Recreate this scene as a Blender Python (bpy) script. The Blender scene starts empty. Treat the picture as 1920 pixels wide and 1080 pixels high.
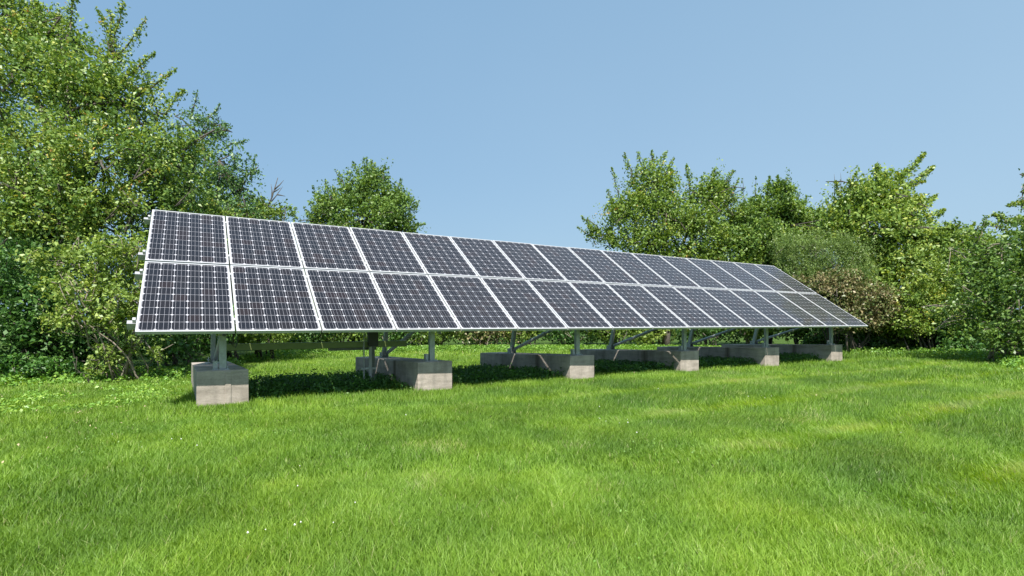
import bpy, math, random
import numpy as np
from mathutils import Vector, Matrix
R = math.radians
scene = bpy.context.scene
COL = scene.collection
rng = np.random.default_rng(7)
random.seed(7)

# ------------------------------------------------------------------ camera
F, HY, CAMZ = 986.5, 603.35, 1.06
cam_d = bpy.data.cameras.new('camera'); cam = bpy.data.objects.new('camera', cam_d); COL.objects.link(cam)
cam.location = (0, 0, CAMZ); cam.rotation_euler = (R(90), 0, 0)
cam_d.sensor_width = 36; cam_d.lens = 36 * F / 1920
cam_d.shift_y = (HY - 540) / 1920
cam_d.clip_start = .05; cam_d.clip_end = 5000
scene.camera = cam

# ------------------------------------------------------------------ light
YAW, TILT = .5407, .6029
DD = np.array([math.cos(YAW), math.sin(YAW), 0.]); NN = np.array([-math.sin(YAW), math.cos(YAW), 0.])
P0 = np.array([-4.2297, 5.8855, 0.])
sun_vec = Vector(tuple(-NN * .625 - DD * .33)) + Vector((0, 0, 1.0)); sun_vec.normalize()
elev = math.asin(sun_vec.z); az = math.atan2(sun_vec.x, sun_vec.y)
world = bpy.data.worlds.new('World'); scene.world = world; world.use_nodes = True
wt = world.node_tree; bg = wt.nodes['Background']
sky = wt.nodes.new('ShaderNodeTexSky'); sky.sky_type = 'NISHITA'; sky.sun_disc = False
sky.sun_elevation = elev; sky.sun_rotation = az
sky.altitude = 0; sky.air_density = 1.2; sky.dust_density = 2.0; sky.ozone_density = 1.6
hz = wt.nodes.new('ShaderNodeMix'); hz.data_type = 'RGBA'; hz.inputs[0].default_value = .85
# summer haze: thicker towards the horizon and towards the right (a world direction), with very soft unevenness
wc = wt.nodes.new('ShaderNodeTexCoord'); ws = wt.nodes.new('ShaderNodeSeparateXYZ'); wt.links.new(wc.outputs['Generated'], ws.inputs[0])
wn_ = wt.nodes.new('ShaderNodeTexNoise'); wn_.inputs['Scale'].default_value = 1.6; wn_.inputs['Detail'].default_value = 3; wt.links.new(wc.outputs['Generated'], wn_.inputs['Vector'])
def wm(op, a, b):
    m = wt.nodes.new('ShaderNodeMath'); m.operation = op
    for i, v in enumerate((a, b)):
        if isinstance(v, (int, float)): m.inputs[i].default_value = v
        else: wt.links.new(v, m.inputs[i])
    return m.outputs[0]
hf = wm('ADD', wm('ADD', wm('MULTIPLY', ws.outputs[0], .75), wm('MULTIPLY', ws.outputs[2], -1.1)), wm('ADD', wm('MULTIPLY', wn_.outputs[0], .5), .46))
hc = wt.nodes.new('ShaderNodeMix'); hc.data_type = 'RGBA'; hc.clamp_factor = True
hc.inputs[6].default_value = (1.02, 1.82, 2.72, 1); hc.inputs[7].default_value = (1.50, 2.28, 3.02, 1)
wt.links.new(hf, hc.inputs[0]); wt.links.new(hc.outputs[2], hz.inputs[7])
wt.links.new(sky.outputs[0], hz.inputs[6]); wt.links.new(hz.outputs[2], bg.inputs[0]); bg.inputs[1].default_value = .15
sun_d = bpy.data.lights.new('sun', 'SUN'); sun_d.energy = 5.0; sun_d.angle = R(.53); sun_d.color = (1, .95, .87)
sun = bpy.data.objects.new('sun', sun_d); COL.objects.link(sun)
sun.rotation_euler = sun_vec.to_track_quat('Z', 'Y').to_euler(); sun.location = (0, -5, 20)
scene.view_settings.view_transform = 'Standard'; scene.view_settings.look = 'None'
scene.view_settings.gamma = 1; scene.view_settings.use_curve_mapping = False
scene.view_settings.exposure = .7
try:
    scene.cycles.max_bounces = 8; scene.cycles.diffuse_bounces = 4; scene.cycles.transmission_bounces = 4
    scene.cycles.transparent_max_bounces = 8
except Exception: pass

# ------------------------------------------------------------------ helpers
def at(px, py, Y):
    return np.array([(px - 960) / F * Y, Y, CAMZ - (py - HY) / F * Y])
def sstep(t): t = np.clip(t, 0, 1); return t * t * (3 - 2 * t)
def aq(x, y):
    x = np.asarray(x, float) - P0[0]; y = np.asarray(y, float) - P0[1]
    return x * DD[0] + y * DD[1], x * NN[0] + y * NN[1]
def gz(x, y):
    """height of the lawn: level in front of the footings, falling gently behind them"""
    a, q = aq(x, y)
    z = -.0326 * np.clip(q, 0, 6.4)
    z = z + .018 * np.sin(x * .55 + .4) * np.sin(y * .6 + 1.3) * sstep((np.hypot(x, y) - 1) / 4)
    return z
def gpt(px, Y):
    x = (px - 960) / F * Y
    return np.array([x, Y, float(gz(x, Y))])

def tag(o, label=None, cat=None, group=None, kind=None):
    if label: o['label'] = label
    if cat: o['category'] = cat
    if group: o['group'] = group
    if kind: o['kind'] = kind
    return o
def empty(name, loc=(0, 0, 0), rz=0):
    o = bpy.data.objects.new(name, None); COL.objects.link(o)
    o.location = tuple(loc); o.rotation_euler = (0, 0, rz); o.empty_display_size = .2
    return o
def link_mesh(name, me, mat, parent=None):
    o = bpy.data.objects.new(name, me); COL.objects.link(o)
    if mat: me.materials.append(mat)
    if parent: o.parent = parent
    return o

class MB:
    """collects boxes and tubes into one mesh"""
    def __init__(s): s.v = []; s.f = []; s.uv = None
    def add(s, vs, fs):
        b = len(s.v); s.v += [tuple(map(float, v)) for v in vs]; s.f += [tuple(i + b for i in f) for f in fs]
    def box(s, c, size, M=None):
        hx, hy, hz = [k / 2 for k in size]
        vs = [Vector((x, y, z)) for x in (-hx, hx) for y in (-hy, hy) for z in (-hz, hz)]
        if M is not None: vs = [M @ v for v in vs]
        c = Vector(c)
        s.add([v + c for v in vs], [(0, 1, 3, 2), (4, 6, 7, 5), (0, 4, 5, 1), (2, 3, 7, 6), (0, 2, 6, 4), (1, 5, 7, 3)])
    def bar(s, a, b, w, h, up=(0, 0, 1)):
        a = Vector(a); b = Vector(b); z = (b - a); L = z.length; z.normalize()
        u = Vector(up); x = z.cross(u)
        if x.length < 1e-4: x = z.cross(Vector((1, 0, 0)))
        x.normalize(); y = x.cross(z)
        M = Matrix((x, y, z)).transposed()
        s.box((a + b) / 2, (w, h, L), M)
    def channel(s, a, b, w, h, t=.005, up=(0, 0, 1), open_side=1):
        """C profile: web and two flanges"""
        a = Vector(a); b = Vector(b); z = (b - a).normalized(); u = Vector(up)
        x = z.cross(u).normalized(); y = x.cross(z)
        s.bar(a - x * (w / 2 - t / 2) * open_side, b - x * (w / 2 - t / 2) * open_side, t, h, up)
        e = x * (t / 2) * open_side
        for k in (-1, 1):
            s.bar(a + e + y * k * (h / 2 - t / 2), b + e + y * k * (h / 2 - t / 2), w - t, t, up)
    def tube(s, pts, radii, n=8, cap=True):
        pts = [Vector(p) for p in pts]; b0 = len(s.v); prev = None
        for i, p in enumerate(pts):
            t = (pts[min(i + 1, len(pts) - 1)] - pts[max(i - 1, 0)]).normalized()
            if prev is None:
                x = t.cross(Vector((.13, .21, 1)));
                if x.length < 1e-3: x = t.cross(Vector((1, 0, 0)))
            else: x = prev - t * prev.dot(t)
            x.normalize(); prev = x; y = t.cross(x)
            r = radii[i] if hasattr(radii, '__len__') else radii
            for k in range(n):
                a = 2 * math.pi * k / n; s.v.append(tuple(p + x * r * math.cos(a) + y * r * math.sin(a)))
        for i in range(len(pts) - 1):
            for k in range(n):
                a = b0 + i * n + k; b = b0 + i * n + (k + 1) % n
                s.f.append((a, b, b + n, a + n))
        if cap:
            s.f.append(tuple(b0 + k for k in reversed(range(n)))); s.f.append(tuple(b0 + (len(pts) - 1) * n + k for k in range(n)))
    def build(s, name, mat, parent=None, smooth=False, bevel=0):
        me = bpy.data.meshes.new(name); me.from_pydata(s.v, [], s.f); me.update()
        if smooth: me.shade_smooth()
        o = link_mesh(name, me, mat, parent)
        if bevel:
            m = o.modifiers.new('bevel', 'BEVEL'); m.width = bevel; m.segments = 2; m.limit_method = 'ANGLE'
        return o

def mesh_np(name, verts, faces, mat, parent=None, attrs=None, nper=4):
    """verts (N,3), faces (M,nper) -> mesh; attrs: dict of per-face float arrays"""
    me = bpy.data.meshes.new(name)
    verts = np.ascontiguousarray(verts, np.float32); faces = np.ascontiguousarray(faces, np.int32)
    me.vertices.add(len(verts)); me.vertices.foreach_set('co', verts.ravel())
    me.loops.add(faces.size); me.loops.foreach_set('vertex_index', faces.ravel())
    me.polygons.add(len(faces)); me.polygons.foreach_set('loop_start', np.arange(0, faces.size, nper, dtype=np.int32))
    me.update(calc_edges=True)
    for k, v in (attrs or {}).items():
        at_ = me.attributes.new(k, 'FLOAT', 'FACE'); at_.data.foreach_set('value', np.ascontiguousarray(v, np.float32))
    return link_mesh(name, me, mat, parent)

# ------------------------------------------------------------------ materials
def new_mat(name):
    m = bpy.data.materials.new(name); m.use_nodes = True
    return m, m.node_tree, m.node_tree.nodes, m.node_tree.links, m.node_tree.nodes['Principled BSDF']
def ramp(N, stops, interp='LINEAR'):
    r = N.new('ShaderNodeValToRGB'); e = r.color_ramp; e.interpolation = interp
    while len(e.elements) > 1: e.elements.remove(e.elements[-1])
    e.elements[0].position = stops[0][0]; e.elements[0].color = (*stops[0][1], 1)
    for p, c in stops[1:]:
        k = e.elements.new(p); k.color = (*c, 1)
    return r
def noise(N, L, scale, detail=4, rough=.55, vec=None):
    n = N.new('ShaderNodeTexNoise'); n.inputs['Scale'].default_value = scale
    n.inputs['Detail'].default_value = detail; n.inputs['Roughness'].default_value = rough
    if vec is not None: L.new(vec, n.inputs['Vector'])
    return n
def math_n(N, L, op, a, b=None, c=None):
    m = N.new('ShaderNodeMath'); m.operation = op
    for i, v in enumerate((a, b, c)):
        if v is None: continue
        if isinstance(v, (int, float)): m.inputs[i].default_value = v
        else: L.new(v, m.inputs[i])
    return m.outputs[0]
def mixc(N, L, fac, a, b, mode='MIX'):
    m = N.new('ShaderNodeMix'); m.data_type = 'RGBA'; m.blend_type = mode
    for i, v in ((0, fac), (6, a), (7, b)):
        if isinstance(v, (int, float)): m.inputs[i].default_value = v
        elif isinstance(v, tuple): m.inputs[i].default_value = (*v, 1)
        else: L.new(v, m.inputs[i])
    return m.outputs[2]

def leaf_mat(name, stops, trans=.27, rough=.45, spec=.5, gain=1.6, patchy=False):
    """each leaf has its own tone (a per-leaf number); stops are real leaf colours"""
    m, T, N, L, P = new_mat(name)
    a = N.new('ShaderNodeAttribute'); a.attribute_name = 'tone'
    r = ramp(N, [(p, (c[0] * gain, c[1] * gain, c[2] * gain)) for p, c in stops]); L.new(a.outputs['Fac'], r.inputs[0])
    base = r.outputs[0]
    if patchy:      # sward of mixed grasses: bluish and yellowish patches
        g = N.new('ShaderNodeNewGeometry'); pn = noise(N, L, 1.1, 5, .65, g.outputs['Position']); pn2 = noise(N, L, .45, 3, .6, g.outputs['Position'])
        pr_ = ramp(N, [(.32, (.82, .91, 1.03)), (.47, (.94, .97, 1.0)), (.6, (1.05, 1.02, .9)), (.72, (1.18, 1.06, .8))]); L.new(pn.outputs[0], pr_.inputs[0])
        base = mixc(N, L, .85, base, pr_.outputs[0], 'MULTIPLY')
        pr2 = ramp(N, [(.35, (.80, .84, .9)), (.62, (1.1, 1.08, 1.0))]); L.new(pn2.outputs[0], pr2.inputs[0])
        base = mixc(N, L, .8, base, pr2.outputs[0], 'MULTIPLY')
    L.new(base, P.inputs['Base Color']); P.inputs['Roughness'].default_value = rough
    P.inputs['Specular IOR Level'].default_value = spec
    tr = N.new('ShaderNodeBsdfTranslucent')
    hs = N.new('ShaderNodeHueSaturation'); hs.inputs['Hue'].default_value = .485; hs.inputs['Saturation'].default_value = 1.15
    hs.inputs['Value'].default_value = 1.3; L.new(base, hs.inputs['Color']); L.new(hs.outputs[0], tr.inputs[0])
    mx = N.new('ShaderNodeMixShader'); mx.inputs[0].default_value = trans
    L.new(P.outputs[0], mx.inputs[1]); L.new(tr.outputs[0], mx.inputs[2])
    L.new(mx.outputs[0], N['Material Output'].inputs[0])
    return m
def bark_mat(name, c1, c2):
    m, T, N, L, P = new_mat(name)
    tc = N.new('ShaderNodeTexCoord'); n = noise(N, L, 14, 5, .65, tc.outputs['Object'])
    r = ramp(N, [(.3, c1), (.7, c2)]); L.new(n.outputs[0], r.inputs[0]); L.new(r.outputs[0], P.inputs['Base Color'])
    P.inputs['Roughness'].default_value = .9
    b = N.new('ShaderNodeBump'); b.inputs['Strength'].default_value = .5; b.inputs['Distance'].default_value = .02
    L.new(n.outputs[0], b.inputs['Height']); L.new(b.outputs[0], P.inputs['Normal'])
    return m

M = {}
M['pear'] = leaf_mat('pear_leaves', [(0, (.05, .10, .022)), (.35, (.095, .165, .035)), (.65, (.17, .24, .05)), (.86, (.29, .33, .075)), (.95, (.40, .36, .09)), (1, (.42, .24, .08))])
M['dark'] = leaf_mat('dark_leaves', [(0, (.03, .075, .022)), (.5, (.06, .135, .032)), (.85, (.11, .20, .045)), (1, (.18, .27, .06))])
M['lime'] = leaf_mat('lime_leaves', [(0, (.08, .14, .03)), (.5, (.15, .22, .045)), (.85, (.25, .31, .07)), (1, (.33, .36, .09))])
M['maple'] = leaf_mat('maple_leaves', [(0, (.05, .10, .022)), (.5, (.105, .175, .035)), (.9, (.205, .275, .055)), (1, (.32, .35, .08))])
M['olive'] = leaf_mat('olive_leaves', [(0, (.055, .105, .02)), (.5, (.12, .19, .035)), (.8, (.20, .27, .05)), (.95, (.31, .33, .07)), (1, (.38, .24, .07))])
M['grey'] = leaf_mat('grey_green_leaves', [(0, (.06, .115, .028)), (.5, (.115, .175, .045)), (1, (.19, .25, .07))])
M['brown'] = leaf_mat('browned_leaves', [(0, (.05, .085, .022)), (.35, (.10, .13, .04)), (.55, (.15, .135, .06)), (.8, (.20, .16, .08)), (1, (.31, .25, .14))], trans=.2)
M['yellow'] = leaf_mat('yellowing_leaves', [(0, (.07, .13, .025)), (.5, (.14, .21, .04)), (.85, (.25, .30, .06)), (1, (.40, .36, .08))])
M['blue'] = leaf_mat('blue_green_leaves', [(0, (.045, .095, .03)), (.5, (.08, .155, .048)), (1, (.16, .24, .075))])
M['bark'] = bark_mat('bark', (.05, .042, .034), (.14, .12, .10))
M['pale_bark'] = bark_mat('pale_bark', (.16, .13, .10), (.34, .29, .23))
M['grass'] = leaf_mat('grass_blades', [(0, (.095, .18, .025)), (.35, (.175, .30, .038)), (.7, (.275, .425, .065)), (.88, (.41, .52, .17)), (.97, (.42, .46, .17)), (1, (.46, .41, .23))], trans=.38, rough=.5, spec=.3, gain=1.12, patchy=True)
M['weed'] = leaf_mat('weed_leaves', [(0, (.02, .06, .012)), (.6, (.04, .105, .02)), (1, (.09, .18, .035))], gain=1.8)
M['cover'] = leaf_mat('ground_cover_leaves', [(0, (.07, .15, .025)), (.6, (.13, .25, .04)), (1, (.24, .34, .06))])

def simple(name, col, rough=.5, metal=0., nscale=None, var=.15, bump=0.):
    m, T, N, L, P = new_mat(name)
    P.inputs['Roughness'].default_value = rough; P.inputs['Metallic'].default_value = metal
    if nscale:
        tc = N.new('ShaderNodeTexCoord'); n = noise(N, L, nscale, 5, .6, tc.outputs['Object'])
        lo = tuple(c * (1 - var) for c in col); hi = tuple(min(1, c * (1 + var)) for c in col)
        r = ramp(N, [(.3, lo), (.7, hi)]); L.new(n.outputs[0], r.inputs[0]); L.new(r.outputs[0], P.inputs['Base Color'])
        if bump:
            b = N.new('ShaderNodeBump'); b.inputs['Strength'].default_value = bump; b.inputs['Distance'].default_value = .01
            L.new(n.outputs[0], b.inputs['Height']); L.new(b.outputs[0], P.inputs['Normal'])
    else: P.inputs['Base Color'].default_value = (*col, 1)
    return m
M['alu'] = simple('anodised_aluminium', (.58, .58, .59), .38, .25, 30, .05)
M['galv'] = simple('galvanised_steel', (.42, .45, .44), .5, .45, 22, .18)
M['railm'] = simple('mill_aluminium', (.48, .48, .49), .42, .35, 25, .08)
M['steel_dark'] = simple('dull_steel', (.16, .17, .15), .55, .3, 20, .2)
M['conduit'] = simple('grey_conduit', (.42, .43, .42), .5, 0, 15, .08)
M['box_dark'] = simple('dark_enclosure', (.05, .052, .048), .5, .1, 10, .1)
M['cable'] = simple('black_cable', (.02, .02, .02), .5)
M['back'] = simple('white_backsheet', (.55, .55, .56), .6)
M['petal'] = simple('clover_petals', (.75, .74, .68), .7)
M['dead'] = simple('dry_leaf', (.42, .34, .2), .8, 0, 20, .3)

# cells: 6 x 10 pseudo-square cells, three busbars each, on a white sheet under glass
def cell_mat():
    m, T, N, L, P = new_mat('solar_cells')
    uv = N.new('ShaderNodeUVMap'); sp = N.new('ShaderNodeSeparateXYZ'); L.new(uv.outputs[0], sp.inputs[0])
    u = math_n(N, L, 'MULTIPLY', sp.outputs[0], 6.0); v = math_n(N, L, 'MULTIPLY', sp.outputs[1], 10.0)
    fu = math_n(N, L, 'FRACT', u); fv = math_n(N, L, 'FRACT', v)
    du = math_n(N, L, 'ABSOLUTE', math_n(N, L, 'SUBTRACT', fu, .5)); dv = math_n(N, L, 'ABSOLUTE', math_n(N, L, 'SUBTRACT', fv, .5))
    inu = math_n(N, L, 'LESS_THAN', du, .488); inv = math_n(N, L, 'LESS_THAN', dv, .490)
    ch = math_n(N, L, 'LESS_THAN', math_n(N, L, 'ADD', du, dv), .88)
    cell = math_n(N, L, 'MULTIPLY', math_n(N, L, 'MULTIPLY', inu, inv), ch)
    b3 = math_n(N, L, 'ABSOLUTE', math_n(N, L, 'SUBTRACT', math_n(N, L, 'FRACT', math_n(N, L, 'MULTIPLY', math_n(N, L, 'SUBTRACT', fu, 1 / 12 + .045), 3.3)), .5))
    bus = math_n(N, L, 'LESS_THAN', math_n(N, L, 'ABSOLUTE', math_n(N, L, 'SUBTRACT', fu, .5)), .0085)
    for c in (.2, .8):
        k = math_n(N, L, 'LESS_THAN', math_n(N, L, 'ABSOLUTE', math_n(N, L, 'SUBTRACT', fu, c)), .0085)
        bus = math_n(N, L, 'MAXIMUM', bus, k)
    fl = N.new('ShaderNodeCombineXYZ'); L.new(math_n(N, L, 'FLOOR', u), fl.inputs[0]); L.new(math_n(N, L, 'FLOOR', v), fl.inputs[1])
    oi = N.new('ShaderNodeObjectInfo'); L.new(math_n(N, L, 'MULTIPLY', oi.outputs['Random'], 91.0), fl.inputs[2])
    wn = N.new('ShaderNodeTexWhiteNoise'); wn.noise_dimensions = '3D'; L.new(fl.outputs[0], wn.inputs['Vector'])
    cr = ramp(N, [(0, (.0075, .007, .010)), (.5, (.008, .0085, .013)), (.8, (.010, .0085, .011)), (1, (.016, .010, .011))]); L.new(wn.outputs[0], cr.inputs[0])
    c1 = mixc(N, L, bus, cr.outputs[0], (.27, .27, .30))
    c2 = mixc(N, L, cell, (.46, .46, .50), c1)
    tc = N.new('ShaderNodeTexCoord'); dn = noise(N, L, 3.0, 5, .6, tc.outputs['Object'])
    dust = math_n(N, L, 'MULTIPLY', dn.outputs[0], .03)
    c3 = mixc(N, L, dust, c2, (.30, .29, .27))
    L.new(c3, P.inputs['Base Color']); P.inputs['Roughness'].default_value = .45
    P.inputs['Specular IOR Level'].default_value = .1
    P.inputs['Coat Weight'].default_value = .5; P.inputs['Coat Roughness'].default_value = .05; P.inputs['Coat IOR'].default_value = 1.40
    return m
M['cells'] = cell_mat()

def concrete_mat():
    m, T, N, L, P = new_mat('cast_concrete')
    tc = N.new('ShaderNodeTexCoord'); ob = tc.outputs['Object']
    sp = N.new('ShaderNodeSeparateXYZ'); L.new(ob, sp.inputs[0])
    oi = N.new('ShaderNodeObjectInfo')
    off = N.new('ShaderNodeVectorMath'); off.operation = 'ADD'; L.new(ob, off.inputs[0])
    cmb = N.new('ShaderNodeCombineXYZ'); L.new(math_n(N, L, 'MULTIPLY', oi.outputs['Random'], 37.0), cmb.inputs[0]); L.new(cmb.outputs[0], off.inputs[1])
    n1 = noise(N, L, 3.2, 6, .6, off.outputs[0]); n2 = noise(N, L, 45, 4, .7, off.outputs[0])
    mp = N.new('ShaderNodeMapping'); mp.inputs['Scale'].default_value = (1.3, 1.3, 9); L.new(off.outputs[0], mp.inputs[0])
    n3 = noise(N, L, 1.6, 4, .6, mp.outputs[0])       # board and pour lines
    mp2 = N.new('ShaderNodeMapping'); mp2.inputs['Scale'].default_value = (5, 5, .5); L.new(off.outputs[0], mp2.inputs[0])
    n4 = noise(N, L, 1.7, 4, .6, mp2.outputs[0])      # runs of water down the sides
    r1 = ramp(N, [(.3, (.27, .235, .20)), (.5, (.39, .34, .295)), (.72, (.50, .44, .385))]); L.new(n1.outputs[0], r1.inputs[0])
    r3 = ramp(N, [(.38, (.80, .80, .78)), (.55, (1.08, 1.08, 1.08))]); L.new(n3.outputs[0], r3.inputs[0])
    c = mixc(N, L, .75, r1.outputs[0], r3.outputs[0], 'MULTIPLY')
    r2 = ramp(N, [(.25, (.8, .8, .8)), (.6, (1.05, 1.05, 1.05))]); L.new(n2.outputs[0], r2.inputs[0])
    c = mixc(N, L, .8, c, r2.outputs[0], 'MULTIPLY')
    # brown drip stain below the gap between the two rows of panels (object y = distance behind the front face)
    w = math_n(N, L, 'ADD', sp.outputs[1], math_n(N, L, 'MULTIPLY', n4.outputs[0], .16))
    s1 = math_n(N, L, 'SUBTRACT', 1.0, math_n(N, L, 'MULTIPLY', math_n(N, L, 'ABSOLUTE', math_n(N, L, 'SUBTRACT', w, 1.10)), 9.0))
    s1 = math_n(N, L, 'MAXIMUM', math_n(N, L, 'MINIMUM', s1, 1.0), 0.0)
    s2 = math_n(N, L, 'SUBTRACT', 1.0, math_n(N, L, 'MULTIPLY', math_n(N, L, 'ABSOLUTE', math_n(N, L, 'SUBTRACT', w, 2.45)), 8.0))
    s2 = math_n(N, L, 'MULTIPLY', math_n(N, L, 'MAXIMUM', math_n(N, L, 'MINIMUM', s2, 1.0), 0.0), .5)
    c = mixc(N, L, math_n(N, L, 'MULTIPLY', math_n(N, L, 'MAXIMUM', s1, s2), .85), c, (.095, .07, .045))
    r4 = ramp(N, [(.52, (0, 0, 0)), (.75, (.55, .55, .55))]); L.new(n4.outputs[0], r4.inputs[0])
    c = mixc(N, L, r4.outputs[0], c, (.17, .16, .14))
    vo = N.new('ShaderNodeTexVoronoi'); vo.inputs['Scale'].default_value = 26; L.new(off.outputs[0], vo.inputs['Vector'])
    pit = ramp(N, [(.05, (1, 1, 1)), (.11, (0, 0, 0))]); L.new(vo.outputs['Distance'], pit.inputs[0])   # air holes
    c = mixc(N, L, math_n(N, L, 'MULTIPLY', pit.outputs[0], .55), c, (.10, .09, .08))
    n5 = noise(N, L, 2.2, 5, .7, off.outputs[0])                                                        # lichen and mud near the ground
    low = math_n(N, L, 'ADD', math_n(N, L, 'MULTIPLY', sp.outputs[2], -5.5), math_n(N, L, 'MULTIPLY', n5.outputs[0], 1.2))
    lr = ramp(N, [(.45, (0, 0, 0)), (.95, (.5, .5, .5))]); L.new(low, lr.inputs[0]); c = mixc(N, L, lr.outputs[0], c, (.20, .18, .12))
    L.new(c, P.inputs['Base Color']); P.inputs['Roughness'].default_value = .92
    b = N.new('ShaderNodeBump'); b.inputs['Strength'].default_value = .5; b.inputs['Distance'].default_value = .006
    h = math_n(N, L, 'ADD', n2.outputs[0], math_n(N, L, 'MULTIPLY', n3.outputs[0], 2.0)); L.new(h, b.inputs['Height']); L.new(b.outputs[0], P.inputs['Normal'])
    return m
M['concrete'] = concrete_mat()

def ground_mat():
    m, T, N, L, P = new_mat('turf_soil')
    g = N.new('ShaderNodeNewGeometry')
    n1 = noise(N, L, .35, 5, .6, g.outputs['Position']); n2 = noise(N, L, 28, 5, .7, g.outputs['Position'])
    r1 = ramp(N, [(.3, (.05, .10, .02)), (.7, (.085, .15, .03))]); L.new(n1.outputs[0], r1.inputs[0])
    r2 = ramp(N, [(.3, (.55, .5, .45)), (.7, (1.1, 1.1, 1.0))]); L.new(n2.outputs[0], r2.inputs[0])
    c = mixc(N, L, 1.0, r1.outputs[0], r2.outputs[0], 'MULTIPLY')
    L.new(c, P.inputs['Base Color']); P.inputs['Roughness'].default_value = 1; P.inputs['Specular IOR Level'].default_value = .1
    b = N.new('ShaderNodeBump'); b.inputs['Strength'].default_value = .8; b.inputs['Distance'].default_value = .03
    L.new(n2.outputs[0], b.inputs['Height']); L.new(b.outputs[0], P.inputs['Normal'])
    return m
M['soil'] = ground_mat()

# ------------------------------------------------------------------ ground: one sheet to the horizon
def grid_axis():
    fine = np.arange(-30, 30.01, .5); far = 30 * np.power(100 / 1.0, np.linspace(0, 1, 14)[1:])
    return np.concatenate([-far[::-1], fine, far])
gx = grid_axis(); GX, GY = np.meshgrid(gx, gx, indexing='ij')
gv = np.stack([GX, GY, gz(GX, GY)], -1).reshape(-1, 3); n_ = len(gx)
ii, jj = np.meshgrid(np.arange(n_ - 1), np.arange(n_ - 1), indexing='ij'); k0 = (ii * n_ + jj).ravel()
ground = mesh_np('ground', gv, np.stack([k0, k0 + n_, k0 + n_ + 1, k0 + 1], 1), M['soil'])
tag(ground, 'wide lawn ground under the grass, falling gently behind the solar array', kind='structure')

# ------------------------------------------------------------------ solar array
ZB = .95; PW, PH, PT = .99, 1.63, .04; PITCH = 1.01; VG = .03; NP = 16
array = empty('solar_array', (P0[0], P0[1], 0), YAW)
tag(array, 'long tilted solar array of two rows of dark framed panels standing on concrete footings', 'solar array')
ct, st_ = math.cos(TILT), math.sin(TILT)
def onplane(a, v, w=0):       # a along the array, v up the slope, w out of the glass
    return Vector((a, v * ct - w * st_, ZB + v * st_ + w * ct))
# prototype panel, lying in its own xy plane: glass at z=-.003, back at z=-.04
def panel_meshes():
    fw = .022
    me = bpy.data.meshes.new('solar_panel')
    vs = [(fw, fw, -.004), (PW - fw, fw, -.004), (PW - fw, PH - fw, -.004), (fw, PH - fw, -.004)]
    vs += [(x, y, -.010) for x, y, z in vs]
    me.from_pydata(vs, [], [(0, 1, 2, 3), (7, 6, 5, 4), (0, 4, 5, 1), (1, 5, 6, 2), (2, 6, 7, 3), (3, 7, 4, 0)])
    uvl = me.uv_layers.new(name='UVMap'); mx, my = .006, .014
    q = [(-mx, -my), (1 + mx, -my), (1 + mx, 1 + my), (-mx, 1 + my)]
    for k in range(4): uvl.data[k].uv = (q[k][0], q[k][1])
    me.materials.append(M['cells']); me.materials.append(M['back'])
    for p in me.polygons: p.material_index = 0 if p.index == 0 else 1
    b = MB(); t = PT
    b.box((PW / 2, fw / 2, -t / 2), (PW, fw, t)); b.box((PW / 2, PH - fw / 2, -t / 2), (PW, fw, t))
    b.box((fw / 2, PH / 2, -t / 2), (fw, PH - 2 * fw, t)); b.box((PW - fw / 2, PH / 2, -t / 2), (fw, PH - 2 * fw, t))
    return me, b
pme, fb = panel_meshes()
proto = bpy.data.objects.new('solar_panel', pme); COL.objects.link(proto); proto.parent = array
pf = fb.build('panel_frame', M['alu'], proto)
jb = MB(); jb.box((PW / 2, PH - .2, -.024), (.12, .11, .026)); pj = jb.build('junction_box', M['box_dark'], proto)
def clamp_mesh():
    b = MB(); x = PW + .01
    b.box((x, 0, .004), (.042, .05, .006)); b.box((x, 0, -.03), (.012, .05, .06)); b.tube([(x, 0, .007), (x, 0, .014)], .008, 6)
    return b
RAILV = [.25, PH - .25]
clamps = []
for v in RAILV:
    c = clamp_mesh().build('clamp', M['alu'], proto); c.location = (0, v, 0); clamps.append(c)
kids = [pf, pj] + clamps
for row in range(2):
    for i in range(NP):
        if row == 0 and i == 0: o = proto
        else:
            o = proto.copy(); COL.objects.link(o); o.parent = array
            for k in kids:
                c = k.copy(); COL.objects.link(c); c.parent = o
        v = row * (PH + VG)
        o.location = onplane(i * PITCH + .01, v, random.uniform(-.002, .002))
        o.rotation_euler = (TILT + R(random.uniform(-.12, .12)), R(random.uniform(-.12, .12)), 0)
# rails: four C channels running the length of the array, their ends showing at the left
L_TOT = NP * PITCH
for row in range(2):
    for v in RAILV:
        vv = v + row * (PH + VG)
        b = MB(); up = tuple(Vector((0, -st_, ct)))
        b.channel(onplane(-.085, vv, -.085), onplane(L_TOT + .03, vv, -.085), .065, .085, .008, up, -1)
        b.bar(onplane(-.085, vv, -.044), onplane(L_TOT + .03, vv, -.044), .03, .004, up)
        b.build('rail', M['railm'], array)
        c = MB(); c.box(onplane(-.016, vv, -.02), (.03, .05, .05), Matrix.Rotation(TILT, 3, 'X')); c.build('end_clamp', M['alu'], array)
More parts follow.
